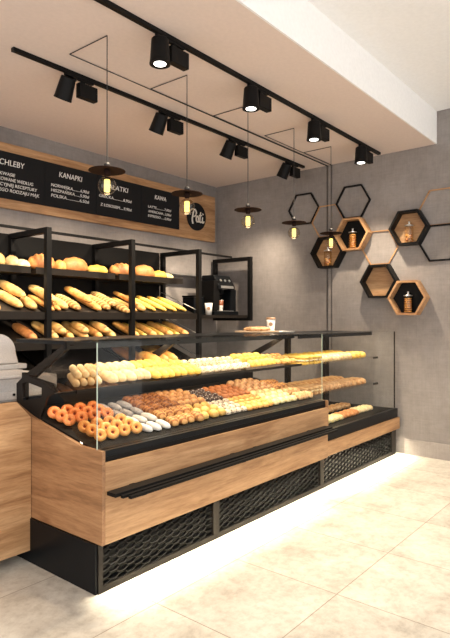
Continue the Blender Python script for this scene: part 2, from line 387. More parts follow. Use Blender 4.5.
# ------------------------------------------------------------ grey appliance
rg = thing('cash_register', 'pale grey cash register with rounded hood at left picture edge', 'cash register', (1.6, 3.25, .86))
bm = bmesh.new(); box(bm, 1.15, 2.02, 3.03, 3.48, .862, 1.005); finish('drawer_box', bm, 'register2', rg, bevel=.008)
bxs('drawer_front', [(1.18, 1.93, 3.02, 3.0295, .878, .925)], 'register', rg)
bm = bmesh.new(); lathe(bm, [(0, 0), (.008, 0), (.008, .006), (0, .006)], n=12)
bmesh.ops.rotate(bm, verts=bm.verts, matrix=Matrix.Rotation(PI/2, 3, 'X')); bmesh.ops.translate(bm, verts=bm.verts, vec=(1.72, 3.02, .905)); finish('keyhole', bm, 'black', rg)
bm = bmesh.new(); prism_x(bm, [(3.0, 1.005), (3.0, 1.02), (3.06, 1.045), (3.46, 1.045), (3.46, 1.005)], 1.15, 1.80); finish('keyboard_deck', bm, 'register', rg, bevel=.004)
bxs('printer_ledge', [(1.15, 1.865, 3.12, 3.46, 1.0455, 1.075)], 'register2', rg, bevel=.006)
bm = bmesh.new()
prof = [(1.24, 1.076)] + [(1.24+.13-.13*math.cos(a), 1.13+.13*math.sin(a)) for a in [i*PI/2/8 for i in range(9)]] + [(1.81-.11+.11*math.sin(a), 1.145+.115*math.cos(a)) for a in [i*PI/2/10 for i in range(11)]] + [(1.83, 1.076)]
prism_y(bm, prof, 3.15, 3.44); finish('hood', bm, 'register', rg, bevel=.012, smooth=True)

# ------------------------------------------------------------ rack
rk = thing('bread_rack', 'tall black metal bread rack with tilted shelves against the back wall', 'shelving', (3.4, 4.3, 0))
FX = [1.66, 2.57, 3.47, 4.41, 5.33]; ZT = 2.10; FY = 3.965; BY = 4.56; pw = .045
for i, x in enumerate(FX):
    zb = 0 if i < 4 else 1.33
    bxs('rack_frame', [(x-pw/2, x+pw/2, FY, FY+pw, zb, ZT), (x-pw/2, x+pw/2, FY+pw, BY-pw, ZT-pw, ZT), (x-pw/2, x+pw/2, BY-pw, BY, zb, ZT)]
        + ([(x-pw/2, x+pw/2, FY+pw, BY-pw, 1.33, 1.33+pw)] if i == 4 else []), 'black', rk)
bxs('top_rail', [(FX[0], FX[4]-.02, 4.25, 4.275, ZT+.001, ZT+.022)], 'black', rk)
bxs('back_panel', [(FX[0], FX[3]-.03, BY+.005, BY+.02, 0, ZT)], 'black', rk)
for i in range(3):
    a, b = FX[i]+pw/2+.002, FX[i+1]-pw/2-.002
    bxs('shelf', [(a, b, 4.20, 4.55, 1.735, 1.776), (a, b, 4.20, 4.212, 1.776, 1.790)], 'brownblack', rk)
    for y0, z0, y1, z1 in ((3.985, 1.392, 4.54, 1.590), (3.985, 1.145, 4.54, 1.335), (3.985, .90, 4.54, 1.11), (3.985, .66, 4.54, .80)):
        bm = bmesh.new(); prism_x(bm, [(y0, z0-.045), (y0, z0+.018), (y0+.012, z0+.018), (y0+.012, z0+.004), (y1, z1), (y1, z1-.014), (y0+.02, z0-.012), (y0+.02, z0-.045)], a, b)
        sh = finish('tilted_shelf', bm, 'brownblack', rk)
        if i == 2:
            bm = bmesh.new(); tube(bm, [(b-.006, y0+.02, z0+.06), (b-.006, y1-.01, z1+.06)], .004); finish('side_guard', bm, 'steel', sh)
bxs('rack_cabinet', [(FX[0]+.03, FX[3]-.03, 4.05, 4.55, .0, .56)], 'black', rk)
bxs('coffee_shelf', [(FX[3]+pw/2+.002, FX[4]-pw/2-.03, 3.99, 4.55, 1.362, 1.395)], 'brownblack', rk)
bxs('slim_shelf', [(FX[3]+pw/2+.002, FX[4]-pw/2-.002, 4.44, 4.55, 1.86, 1.875)], 'steel', rk)

# ------------------------------------------------------------ menu sign
mn = thing('menu_sign', 'oak menu sign with four chalkboard panels and round black logo on back wall', 'sign', (3.6, 4.58, 2.6))
bxs('backing_board', [(1.9, 5.35, 4.56, 4.598, 2.325, 2.895)], 'wood', mn)
PX = [2.31, 2.90, 3.485, 4.095, 4.687]
T = [[('CHLEBY', 2.455, 2.693, 2.697, .052), ('NA ZAKWASIE', 2.33, 2.601, 2.606, .030), ('WYPIEKOWANE WEDŁUG', 2.33, 2.777, 2.560, .030), ('TRADYCYJNEJ RECEPTURY', 2.33, 2.818, 2.513, .030), ('RÓŻNEGO RODZAJU MĄK', 2.33, 2.839, 2.465, .030)],
     [('KANAPKI', 3.051, 3.312, 2.700, .052), ('NORWESKA.........6,90zł', 2.964, 3.396, 2.597, .030), ('HISZPAŃSKA......5,90zł', 2.964, 3.396, 2.549, .030), ('POLSKA..............6,50zł', 2.964, 3.396, 2.499, .030)],
     [('SAŁATKI', 3.60, 3.901, 2.695, .052), ('GRECKA............8,90zł', 3.519, 3.95, 2.594, .030), ('Z ŁOSOSIEM.....9,90zł', 3.535, 3.95, 2.505, .030)],
     [('KAWA', 4.29, 4.467, 2.697, .050), ('LATTE............7,00zł', 4.189, 4.548, 2.588, .028), ('AMERICANA...5,00zł', 4.189, 4.548, 2.536, .028), ('ESPRESSO......5,00zł', 4.189, 4.548, 2.486, .028)]]
for i in range(4):
    p = bxs('chalkboard', [(PX[i]+.002, PX[i+1]-.002, 4.545, 4.5595, 2.405, 2.815)], 'chalk', mn)
    for s, a, b, z, h in T[i]: text('lettering', s, a, b, z, h, 4.543, 'chalk_write', p)
bm = bmesh.new(); lathe(bm, [(0, 0), (.168, 0), (.168, .015), (0, .015)], n=40)
bmesh.ops.rotate(bm, verts=bm.verts, matrix=Matrix.Rotation(PI/2, 3, 'X')); bmesh.ops.translate(bm, verts=bm.verts, vec=(4.99, 4.559, 2.60))
lg = finish('logo_disc', bm, 'chalk', mn)
bm = bmesh.new()
def stroke(pts, r=.0085):
    # smooth a polyline (Catmull-Rom)
    P_ = [Vector((a, 0, b)) for a, b in pts]; out = []
    for i in range(len(P_)-1):
        p0, p1, p2, p3 = P_[max(i-1, 0)], P_[i], P_[i+1], P_[min(i+2, len(P_)-1)]
        for k in range(5):
            t = k/5; out.append(.5*((2*p1)+(-p0+p2)*t+(2*p0-5*p1+4*p2-p3)*t*t+(-p0+3*p1-3*p2+p3)*t**3))
    out.append(P_[-1])
    tube(bm, [Vector((4.862+q.x*.262, 4.541, 2.535+q.z*.262)) for q in out], r, 6)
stroke([(.20, -.12), (.16, .1), (.22, .35), (.26, .50)], .011)
stroke([(.02, .28), (.0, .42), (.14, .55), (.34, .56), (.44, .44), (.38, .28), (.22, .22)], .010)
stroke([(.56, .22), (.50, .28), (.44, .20), (.44, .06), (.50, .0), (.57, .08), (.60, .26), (.58, .08), (.64, .0)])
stroke([(.74, .48), (.70, .25), (.69, .06), (.75, .0), (.80, .05)]); stroke([(.62, .32), (.82, .34)])
stroke([(.87, .26), (.86, .06), (.91, .0), (.98, .08)]); stroke([(.885, .40), (.90, .42)], .012)
finish('lettering', bm, 'chalk_dim', lg, smooth=True)

# ------------------------------------------------------------ tracks and spotlights
def track(x0, x1, y, label):
    t = thing('lighting_track', label, 'lighting track', ((x0+x1)/2, y, ZC))
    bxs('rail', [(x0, x1, y-.015, y+.015, ZC-.024, ZC-.0005)], 'black', t)
    bxs('end_cap', [(x1, x1+.012, y-.0155, y+.0155, ZC-.0245, ZC-.0005)], 'black_gloss', t)
    bxs('end_cap', [(x0-.012, x0, y-.0155, y+.0155, ZC-.0245, ZC-.0005)], 'black_gloss', t)
track(.9, 5.33, 2.354, 'long black lighting track nearer to the white ceiling step')
track(1.83, 5.27, 3.209, 'black lighting track nearer to the back wall')
def spot(x, y, ax, ay, label, power, sz):
    t = thing('track_spotlight', label, 'spotlight', (x, y, ZC-.03), 'black track spotlights')
    bxs('mount', [(x-.03, x+.20, y-.012, y+.012, ZC-.042, ZC-.0245), (x+.03, x+.055, y-.012, y+.012, ZC-.062, ZC-.042)], 'black', t)
    bxs('driver_box', [(x+.075, x+.225, y-.024, y+.024, ZC-.158, ZC-.060), (x+.10, x+.13, y-.01, y+.01, ZC-.060, ZC-.042)], 'black', t, bevel=.004)
    bm = bmesh.new()
    prof = [(0, 0), (.046, 0), (.051, -.006), (.060, -.138), (.062, -.144), (.062, -.152), (.050, -.152), (.046, -.148), (0, -.147)]
    lathe(bm, prof, n=28)
    R = Matrix.Rotation(ax, 3, 'X') @ Matrix.Rotation(ay, 3, 'Y')
    o = Vector((x, y, ZC-.048))
    bmesh.ops.rotate(bm, verts=bm.verts, matrix=R); bmesh.ops.translate(bm, verts=bm.verts, vec=o)
    hd = finish('lamp_head', bm, 'black', t, smooth=True)
    md = hd.modifiers.new('e', 'EDGE_SPLIT'); md.split_angle = .6
    bm = bmesh.new(); lathe(bm, [(0, -.148), (.036, -.148), (.036, -.1500), (0, -.1500)], n=24)
    bmesh.ops.rotate(bm, verts=bm.verts, matrix=R); bmesh.ops.translate(bm, verts=bm.verts, vec=o)
    finish('lens', bm, 'lens', hd)
    l = bpy.data.lights.new('spot_light', 'SPOT'); l.energy = power; l.color = (1.0, .83, .62); l.spot_size = sz; l.spot_blend = .75; l.shadow_soft_size = .035
    lo = bpy.data.objects.new('spot_light', l); COL.objects.link(lo); lo.location = o + R @ Vector((0, 0, -.19)); lo.rotation_euler = R.to_euler()
P1 = 150; P2 = 200
o4 = ['nearest the camera', 'second from the camera', 'third from the camera', 'farthest one']
for i, x in enumerate((2.264, 3.158, 4.038, 4.922)): spot(x, 2.354, 0.0, 0.0, 'lit black spotlight pointing down on the front track, ' + o4[i], P1, 1.75)
for i, x in enumerate((2.23, 3.11, 4.0, 4.95)): spot(x, 3.209, .50, .0, 'black spotlight tilted towards the bread rack on the rear track, ' + o4[i], P2, 1.5)

# ------------------------------------------------------------ pendants
PO = ['nearest, in front of the menu sign', 'in front of the round logo', 'third from the left, middle one', 'fourth from the left', 'farthest, before the hexagon shelves']
for i, (x, zt) in enumerate(((2.095, 2.255), (2.787, 2.24), (3.488, 2.235), (4.164, 2.225), (4.838, 2.212))):
    y = 2.63
    t = thing('pendant_lamp', 'pendant lamp with brown disc shade and globe bulb, ' + PO[i], 'pendant lamp', (x, y, zt), 'disc pendant lamps')
    bm = bmesh.new(); yy = (3.0, 2.993, 2.986, 2.945, 2.938)[i]
    tube(bm, [(x, y, zt+.02), (x, y, ZC-.006)], .003, 6); tube(bm, [(x, y, ZC-.007), (x-.004, yy, ZC-.007)], .003); tube(bm, [(x-.004, yy, ZC-.007), (XW-.006, yy, ZC-.007)], .003)
    tube(bm, [(XW-.006, yy, ZC-.005), (XW-.006, yy, .9)], .0016)
    finish('cord', bm, 'cable', t)
    bm = bmesh.new(); lathe(bm, [(0, 0), (.107, -.020), (.109, -.024), (.105, -.025), (.02, -.010), (0, -.010)], (x, y, zt), 40); finish('shade', bm, 'shade', t, smooth=True)
    bm = bmesh.new(); lathe(bm, [(0, .028), (.012, .027), (.018, .016), (.018, .002), (0, .002)], (x, y, zt), 20); finish('cap', bm, 'cable', t, smooth=True)
    bm = bmesh.new(); lathe(bm, [(0, -.0125), (.017, -.0125), (.021, -.03), (.017, -.052), (0, -.052)], (x, y, zt), 20); finish('socket', bm, 'shade', t, smooth=True)
    bm = bmesh.new(); R = .054; zc = zt-.112
    lathe(bm, [(R*math.sin(a), R*math.cos(a)) for a in [.35 + (PI-.35)*k/18 for k in range(19)]][:-1] + [(0, -R)], (x, y, zc), 28)
    bulb = finish('bulb', bm, 'bulb_glass', t, smooth=True)
    bm = bmesh.new()
    for k in range(9):
        a = 2*PI*k/9; b_ = a + .35
        tube(bm, [(x+.014*math.cos(a), y+.014*math.sin(a), zc+.034), (x+.014*math.cos(b_), y+.014*math.sin(b_), zc-.032)], .0042, 6)
    lathe(bm, [(0, .036), (.016, .036), (.016, .033), (0, .033)], (x, y, zc), 14); lathe(bm, [(0, -.030), (.016, -.030), (.016, -.034), (0, -.034)], (x, y, zc), 14)
    finish('filament', bm, 'filament', bulb)
    l = bpy.data.lights.new('bulb_light', 'POINT'); l.energy = .7; l.color = (1, .72, .38); l.shadow_soft_size = .045
    lo = bpy.data.objects.new('bulb_light', l); COL.objects.link(lo); lo.location = (x, y, zc-.07)

# ------------------------------------------------------------ hexagons
def hexpts(cy, cz, R): return [(cy + R*math.cos(k*PI/3), cz + R*math.sin(k*PI/3)) for k in range(6)]
def hexring(bm, cy, cz, R, r, x0, x1):
    A, B = hexpts(cy, cz, R), hexpts(cy, cz, r)
    V = {}
    for nm, L_, x in (('a0', A, x0), ('a1', A, x1), ('b0', B, x0), ('b1', B, x1)): V[nm] = [bm.verts.new((x, p[0], p[1])) for p in L_]
    for i in range(6):
        j = (i+1) % 6
        for q in (('a0', 'b0'), ('b0', 'b1'), ('b1', 'a1'), ('a1', 'a0')):
            bm.faces.new((V[q[0]][i], V[q[0]][j], V[q[1]][j], V[q[1]][i]))
for cy, cz, m, lab in ((3.295, 2.60, 'black', 'thin black hexagon outline behind the fourth pendant lamp'), (2.685, 2.60, 'black', 'thin black hexagon outline above the oak hexagon shelf'),
                       (1.775, 2.085, 'black', 'thin black hexagon outline at the right picture edge'), (2.99, 2.43, 'wood_y', 'thin oak hexagon outline linking the two upper black outlines'),
                       (2.385, 2.088, 'wood_y', 'thin oak hexagon outline in the middle of the wall group'), (1.775, 2.43, 'wood_y', 'thin oak hexagon outline at the right edge, above the black outline')):
    bm = bmesh.new(); w = .018 if m == 'black' else .014; d = .02 if m == 'black' else .012
    hexring(bm, cy, cz, .203, .203-w, XW-.001-d, XW-.001); o = finish('hexagon_outline', bm, m, origin=(XW, cy, cz)); tag(o, lab, 'wall decoration', 'hexagon outlines on the grey wall')
def jar(cy, z0, lab, cookies):
    x = XW-.065
    j = thing('glass_jar', lab, 'jar', (x, cy, z0), 'jars in the hexagon shelves')
    bm = bmesh.new(); lathe(bm, [(0, 0), (.036, 0), (.042, .01), (.042, .145), (.034, .16), (.034, .164), (0, .164)], (x, cy, z0), 20); finish('jar_body', bm, 'bulb_glass', j, smooth=True)
    bm = bmesh.new(); lathe(bm, [(0, .165), (.044, .165), (.044, .171), (.012, .181), (.006, .193), (.011, .202), (.008, .210), (0, .210)], (x, cy, z0), 20); finish('lid', bm, 'steel', j, smooth=True)
    if cookies:
        for k in range(7):
            bm = bmesh.new(); bmesh.ops.create_uvsphere(bm, u_segments=10, v_segments=6, radius=.016)
            a = k*2.4; rr = .018 if k else 0; bmesh.ops.translate(bm, verts=bm.verts, vec=(x+rr*math.cos(a), cy+rr*math.sin(a), z0+.020+.009*k)); finish('biscuit', bm, 'b_brown' if k % 2 else 'b_gold', j, smooth=True)
    else:
        bm = bmesh.new()
        for k in range(8): lathe(bm, [(0, .006+k*.018), (.030, .006+k*.018), (.036, .012+k*.018), (.030, .019+k*.018), (0, .019+k*.018)], (x, cy, z0), 16)
        finish('biscuit_stack', bm, 'b_gold', j, smooth=True)
for cy, cz, out, inn, lab, jl in ((2.66, 2.245, 'wood_y', 'black', 'oak hexagon box shelf with black back, upper centre', 'tall glass jar of stacked biscuits in the upper oak hexagon'),
                              (2.955, 2.075, 'black', 'wood_y', 'black hexagon box shelf with oak back, leftmost', 'glass jar of biscuits in the leftmost black hexagon'),
                              (2.055, 2.25, 'black', 'wood_y', 'black hexagon box shelf with oak back, uppermost at right', 'glass jar of biscuits in the right black hexagon'),
                              (2.365, 1.735, 'black', 'wood_y', 'empty black hexagon box shelf with oak back, touching the lowest one', None),
                              (2.065, 1.56, 'wood_y', 'black', 'oak hexagon box shelf with black back, lowest of the group', 'tall glass jar of stacked biscuits in the lowest oak hexagon')):
    h = thing('hexagon_shelf', lab, 'wall shelf', (XW, cy, cz), 'hexagon box shelves')
    bm = bmesh.new(); hexring(bm, cy, cz, .1955, .172, XW-.112, XW-.002); finish('rim', bm, out, h)
    bm = bmesh.new(); p = hexpts(cy, cz, .172); prism_x(bm, p, XW-.012, XW-.002); finish('back_panel', bm, inn, h)
    if jl: jar(cy, cz-.172*math.sqrt(3)/2+.001, jl, inn == 'wood_y')

# ------------------------------------------------------------ breads
def loaf(L, W, H, nu=18, nv=14, p=2.6, mod=None, bend=0.0, cut=-.55):
    bm = bmesh.new(); rings = []
    for i in range(nu+1):
        u = -1 + 2*i/nu; u = math.copysign(abs(u)**.85, u) if i not in (0, nu) else u
        w = max(0.0, 1-abs(u)**p)**(1/2.2)
        ring = []
        for k in range(nv):
            a = 2*PI*k/nv; s = 1.0 + (mod(u, a) if mod else 0)
            x = W/2*w*math.cos(a)*s; z = max(math.sin(a)*s, cut)*H/(1-cut)*w
            ring.append(bm.verts.new((x + bend*u*u, u*L/2, z - cut*H/(1-cut))))
        rings.append(ring if 0 < i < nu else None)
        if i in (0, nu):
            for v in ring: bm.verts.remove(v)
            rings[-1] = [bm.verts.new((bend, u*L/2, -cut*H/(1-cut)))]
    for a, b in zip(rings, rings[1:]):
        for k in range(nv):
            q = [a[k % len(a)], a[(k+1) % len(a)], b[(k+1) % len(b)], b[k % len(b)]]; u_ = []
            for w_ in q:
                if w_ not in u_: u_.append(w_)
            if len(u_) > 2: bm.faces.new(u_)
    return bm
def torus(R, r, mi=0):
    bm = bmesh.new(); n, m = 18, 8; rings = []
    for i in range(n):
        a = 2*PI*i/n
        rings.append([bm.verts.new(((R+r*math.cos(b))*math.cos(a), (R+r*math.cos(b))*math.sin(a), r+r*math.sin(b))) for b in [2*PI*k/m for k in range(m)]])
    for i in range(n):
        A, B = rings[i], rings[(i+1) % n]
        for k in range(m): bm.faces.new((A[k], A[(k+1) % m], B[(k+1) % m], B[k]))
    lathe(bm, [(R-r*.6, r*.5), (R-r*.7, r*1.1), (0, r*1.1)], n=14, mi=1)
    return bm
def mesh_of(bm, mats):
    bmesh.ops.recalc_face_normals(bm, faces=bm.faces[:])
    me = bpy.data.meshes.new('m'); bm.to_mesh(me); bm.free()
    for m in mats: me.materials.append(M[m])
    for p in me.polygons: p.use_smooth = True
    return me
score = lambda n, amp: (lambda u, a: amp*max(0, math.sin(a))*math.cos(n*PI*u + 1.6*math.cos(a)))
twist = lambda n, amp: (lambda u, a: amp*math.cos(n*PI*u + a))
ME = {}
def put(kind, me, loc, rot, label, cat, group=None, sc=1.0):
    o = bpy.data.objects.new(kind, me); COL.objects.link(o); o.location = loc; o.rotation_euler = rot; o.scale = (sc, sc, sc)
    tag(o, label, cat, group); return o
OR = ['first', 'second', 'third', 'fourth', 'fifth', 'sixth', 'seventh', 'eighth', 'ninth', 'tenth', 'eleventh', 'twelfth', 'thirteenth', 'fourteenth', 'fifteenth', 'sixteenth', 'seventeenth', 'eighteenth', 'nineteenth', 'twentieth']
def rowname(j, n): return 'only row' if n == 1 else 'front row' if j == 0 else 'back row' if j == n-1 else 'middle row' if n == 3 else OR[j]+' row'
b_sl, z_of = .21, (lambda y: .716 + .21*(y-2.32))
TILT = math.atan(.21)
def block(kind, me, xs, ys, desc, cat, group, zf, rot=(TILT, 0, 0), jit=.006, stag=0.0, rj=.12):
    for j, y in enumerate(ys):
        for i, x in enumerate(xs):
            xx = x + (stag if j % 2 else 0) + random.uniform(-jit, jit); yy = y + random.uniform(-jit, jit)*.6
            put(kind, me, (xx, yy, zf(yy)), (rot[0], rot[1], rot[2]+random.uniform(-rj, rj)), f'{desc}, {OR[i]} from left, {rowname(j, len(ys))}', cat, group, random.uniform(.95, 1.05))
def lin(a, b, n): return [a+(b-a)*k/(n-1) for k in range(n)] if n > 1 else [(a+b)/2]
zt_ = lambda y: z_of(y) + .002
# rings: leaning up
ring = mesh_of(torus(.0225, .0150), ['b_ring', 'jam']); ring2 = mesh_of(torus(.0225, .0150), ['b_ring2', 'jam'])
zr = lambda y: z_of(y) + .026
block('ring_pastry', ring2, lin(1.80, 2.05, 4), lin(2.325, 2.455, 3), 'amber ring pastry in front left block', 'pastry', 'amber ring pastries', zr, (TILT+.8, 0, -.3), .004)
block('ring_pastry', ring, lin(1.78, 2.04, 4), lin(2.57, 2.70, 3), 'deep orange ring pastry in rear left block', 'pastry', 'orange ring pastries', zr, (TILT+.8, 0, -.3), .004)
ecl = lambda m: mesh_of(loaf(.118, .046, .036, mod=None), [m])
block('eclair', ecl('b_icing'), lin(2.125, 2.265, 3), (2.335, 2.455), 'white iced eclair', 'pastry', 'white iced eclairs', zt_, (TILT, 0, .12))
block('eclair', ecl('b_grey'), lin(2.12, 2.275, 3), (2.57, 2.69), 'grey iced eclair', 'pastry', 'grey iced eclairs', zt_, (TILT, 0, .12))
cro = lambda m: mesh_of(loaf(.105, .062, .050, nu=22, mod=twist(4, .10)), [m])
block('croissant', cro('b_striped'), lin(2.345, 2.555, 4), (2.335, 2.448), 'golden striped croissant', 'pastry', 'golden striped croissants', zt_)
block('croissant', cro('b_striped_dark'), lin(2.35, 2.57, 4), (2.545, 2.635, 2.725), 'brown striped croissant', 'pastry', 'brown striped croissants', zt_)
bun = lambda m, d=.066, h=.048, **k: mesh_of(loaf(d, d, h, nu=14, nv=14, p=2.0, **k), [m])
block('bun', bun('b_roundy'), lin(2.62, 2.79, 3), (2.325, 2.395, 2.465), 'round yellow bun', 'bun', 'round yellow buns', zt_)
block('bun', bun('b_round'), lin(2.63, 2.83, 4), (2.545, 2.615, 2.685, 2.75), 'round ruddy bun', 'bun', 'round ruddy buns', zt_)
block('speckled_bun', bun('b_chocw', .052, .036), lin(2.84, 3.02, 4), (2.315, 2.37, 2.425, 2.48), 'cream bun with chocolate specks', 'bun', 'cream speckled buns', zt_)
block('chocolate_bun', bun('b_choc', .052, .036), lin(2.895, 3.045, 4), (2.545, 2.605, 2.665, 2.725), 'dark chocolate bun with white specks', 'bun', 'chocolate buns', zt_)
bump = lambda m, d, h: mesh_of(loaf(d, d, h, nu=14, nv=12, p=2.0, mod=lambda u, a: .12*math.cos(5*a)*math.cos(4*u)), [m])
block('orange_bun', bump('b_orange', .062, .038), lin(3.07, 3.33, 5), (2.315, 2.37, 2.425, 2.48), 'small orange crumble bun', 'bun', 'orange crumble buns', zt_)
block('nut_bun', bump('b_nut', .064, .040), lin(3.09, 3.36, 5), (2.545, 2.605, 2.665, 2.73), 'small dark nut brown bun', 'bun', 'nut brown buns', zt_)
block('lemon_bun', bump('b_lemon', .072, .045), lin(3.40, 3.65, 4), (2.32, 2.385, 2.45, 2.51), 'pale lemon knotted bun', 'bun', 'lemon buns', zt_)
block('tan_bun', bun('b_tan', .076, .056), lin(3.42, 3.68, 4), (2.565, 2.63, 2.695, 2.75), 'large tan dusted bun', 'bun', 'tan buns', zt_)
block('pink_roll', cro('b_pink'), lin(3.73, 3.87, 3), (2.33, 2.44), 'ruddy roll at right end of front block', 'roll', 'ruddy rolls', zt_)
block('brown_roll', cro('b_striped'), lin(3.75, 3.88, 3), (2.56, 2.66), 'brown roll at right end of rear block', 'roll', 'brown rolls', zt_)

# glass shelf of the main case
gs = lambda y: .982 + (y-2.401)*.2387
GT_ = math.atan(.2387)
def flatroll(L, W, H, m, **k): return mesh_of(loaf(L, W, H, p=9, cut=-.8, **k), [m])
tb = mesh_of(loaf(.15, .040, .038, p=24, cut=-.85), ['b_white'])
for i in range(4): put('finger_roll', tb, (1.765+.048*i, 2.50, gs(2.51)), (GT_, 0, -.38), f'white finger roll, lower layer at left end of glass shelf, {OR[i]} from left', 'roll', 'white finger rolls')
for i in range(3): put('finger_roll', tb, (1.789+.048*i, 2.515, gs(2.525)+.037), (GT_, 0, -.38), f'white finger roll, top layer at left end of glass shelf, {OR[i]} from left', 'roll', 'white finger rolls')
block('white_roll', mesh_of(loaf(.13, .062, .055, mod=score(4, .05)), ['b_white']), lin(1.985, 2.24, 5), (2.48, 2.62), 'pale dusted roll on glass shelf', 'roll', 'pale dusted rolls', gs, (GT_, 0, 0))
block('yellow_roll', mesh_of(loaf(.15, .060, .052, mod=score(5, .08)), ['b_yellow']), lin(2.31, 2.66, 7), (2.475, 2.62), 'yellow scored roll on glass shelf', 'roll', 'yellow scored rolls', gs, (GT_, 0, 0))
block('golden_roll', mesh_of(loaf(.20, .066, .055, mod=score(6, .06)), ['b_gold']), [2.50, 2.58, 2.66], [2.70], 'golden long roll behind the yellow rolls', 'roll', 'golden long rolls', lambda y: gs(y)+.02, (GT_, 0, .0))
block('frosted_bun', bun('b_frost', .068, .042), lin(2.74, 3.22, 8), (2.45, 2.53, 2.61), 'frosted speckled bun on glass shelf', 'bun', 'frosted buns', gs, (GT_, 0, 0))
block('yellow_bun', bump('b_yellow', .072, .050), lin(3.29, 3.57, 5), (2.46, 2.54, 2.62), 'yellow bun on glass shelf', 'bun', 'yellow buns', gs, (GT_, 0, 0))
block('toasted_bun', bump('b_gold', .066, .036), lin(3.64, 3.86, 4), (2.46, 2.53, 2.60), 'flat toasted bun on glass shelf', 'bun', 'flat toasted buns', gs, (GT_, 0, 0))

# right section
def slab(W, L, H, mats):
    bm = bmesh.new(); k = 5
    for q in range(3):
        z0 = H*q/3; box(bm, -W/2, W/2, -L/2, L/2, z0+.0005, z0+H/3-.0005, 0 if q != 1 else 1)
    bmesh.ops.bevel(bm, geom=bm.edges[:], offset=.005, segments=2, affect='EDGES')
    return mesh_of(bm, mats)
for z, ma, mb, nm, cap in ((.966, ['b_yellow', 'b_frost', 'b_white'], 'b_yellow', 'upper', 'pale yellow'), (.702, ['b_pink', 'b_white', 'b_pink'], 'b_pink', 'lower', 'ruddy')):
    sl = slab(.066, .20, .068, ma); rl = mesh_of(loaf(.20, .07, .062, p=5, mod=score(4, .05)), [mb]); rw = mesh_of(loaf(.18, .070, .062, p=5, mod=score(4, .05)), ['b_white' if nm == 'upper' else 'b_tan'])
    block('sandwich', sl, lin(4.00, 4.24, 4), [2.50], f'{cap} layered sandwich on {nm} right shelf', 'sandwich', f'layered sandwiches, {nm} right shelf', lambda y: z, (0, 0, 0), .002, rj=.01)
    block('long_roll', rw, lin(4.32, 4.84, 8), [2.50], f'pale long roll on {nm} right shelf', 'roll', f'pale long rolls, {nm} right shelf', lambda y: z, (0, 0, 0), .002, rj=.03)
    block('long_roll', rl, lin(4.00, 5.12, 14), [2.73], f'{cap} long roll behind on {nm} right shelf', 'roll', f'{cap} rolls, {nm} right shelf', lambda y: z, (0, 0, 0), .002, rj=.03)
    block('long_roll', rl, lin(4.92, 5.13, 3), [2.50], f'{cap} long roll, front right end of {nm} right shelf', 'roll', f'{cap} rolls, {nm} right shelf end', lambda y: z, (0, 0, 0), .002, rj=.03)
dk = lambda y: .453
block('short_roll', mesh_of(loaf(.13, .07, .05, p=4, mod=score(3, .05)), ['b_lemon']), lin(4.12, 4.44, 5), (2.36,), 'pale roll in bottom right tray', 'roll', 'pale rolls, bottom right tray', dk, (0, 0, 0))
block('short_roll', mesh_of(loaf(.13, .07, .05, p=4, mod=score(3, .05)), ['b_brown']), lin(4.53, 4.78, 4), (2.37,), 'brown roll in bottom right tray', 'roll', 'brown rolls, bottom right tray', dk, (0, 0, 0))
block('short_roll', mesh_of(loaf(.13, .07, .05, p=4, mod=score(3, .05)), ['b_white']), lin(4.86, 5.10, 4), (2.38,), 'white roll in bottom right tray', 'roll', 'white rolls, bottom right tray', dk, (0, 0, 0))
block('short_roll', mesh_of(loaf(.13, .07, .05, p=4, mod=score(3, .05)), ['b_pink']), lin(4.20, 5.10, 11), (2.62,), 'ruddy roll in rear of bottom right tray', 'roll', 'ruddy rolls, bottom right tray', dk, (0, 0, 0))

# rack breads
def sh2(y): return 1.396 + (y-3.985)*.357
def sh3(y): return 1.150 + (y-3.985)*.342
def sh4(y): return .905 + (y-3.985)*.378
t2, t3, t4 = math.atan(.357), math.atan(.342), math.atan(.378)
baton = lambda m, L=.40, W=.088, H=.066, n=9, amp=.05: mesh_of(loaf(L, W, H, nu=30, mod=score(n, amp), p=3.2), [m])
lf = {'fat': baton('b_baton'), 'scored': baton('b_scored', .38, .085, .062, 9, .10), 'long': baton('b_gold', .42, .080, .062, 6, .04), 'thin': baton('b_gold', .40, .052, .042, 6, .03), 'yellow': baton('b_yellow', .42, .050, .042, 8, .04),
      'short': baton('b_baton', .24, .085, .062, 6, .05), 'brown': baton('b_brown', .36, .09, .065, 6, .05)}
FLATL = mesh_of(loaf(.30, .10, .05, mod=score(4, .06)), ['b_dark'])
def rb(kind, k, x, y, f, t, lift, rz, label, grp): put(kind, lf[k], (x, y, f(y)+lift+.004), (t, 0, rz), label, 'bread', grp)
G2 = 'breads on the second rack shelf'
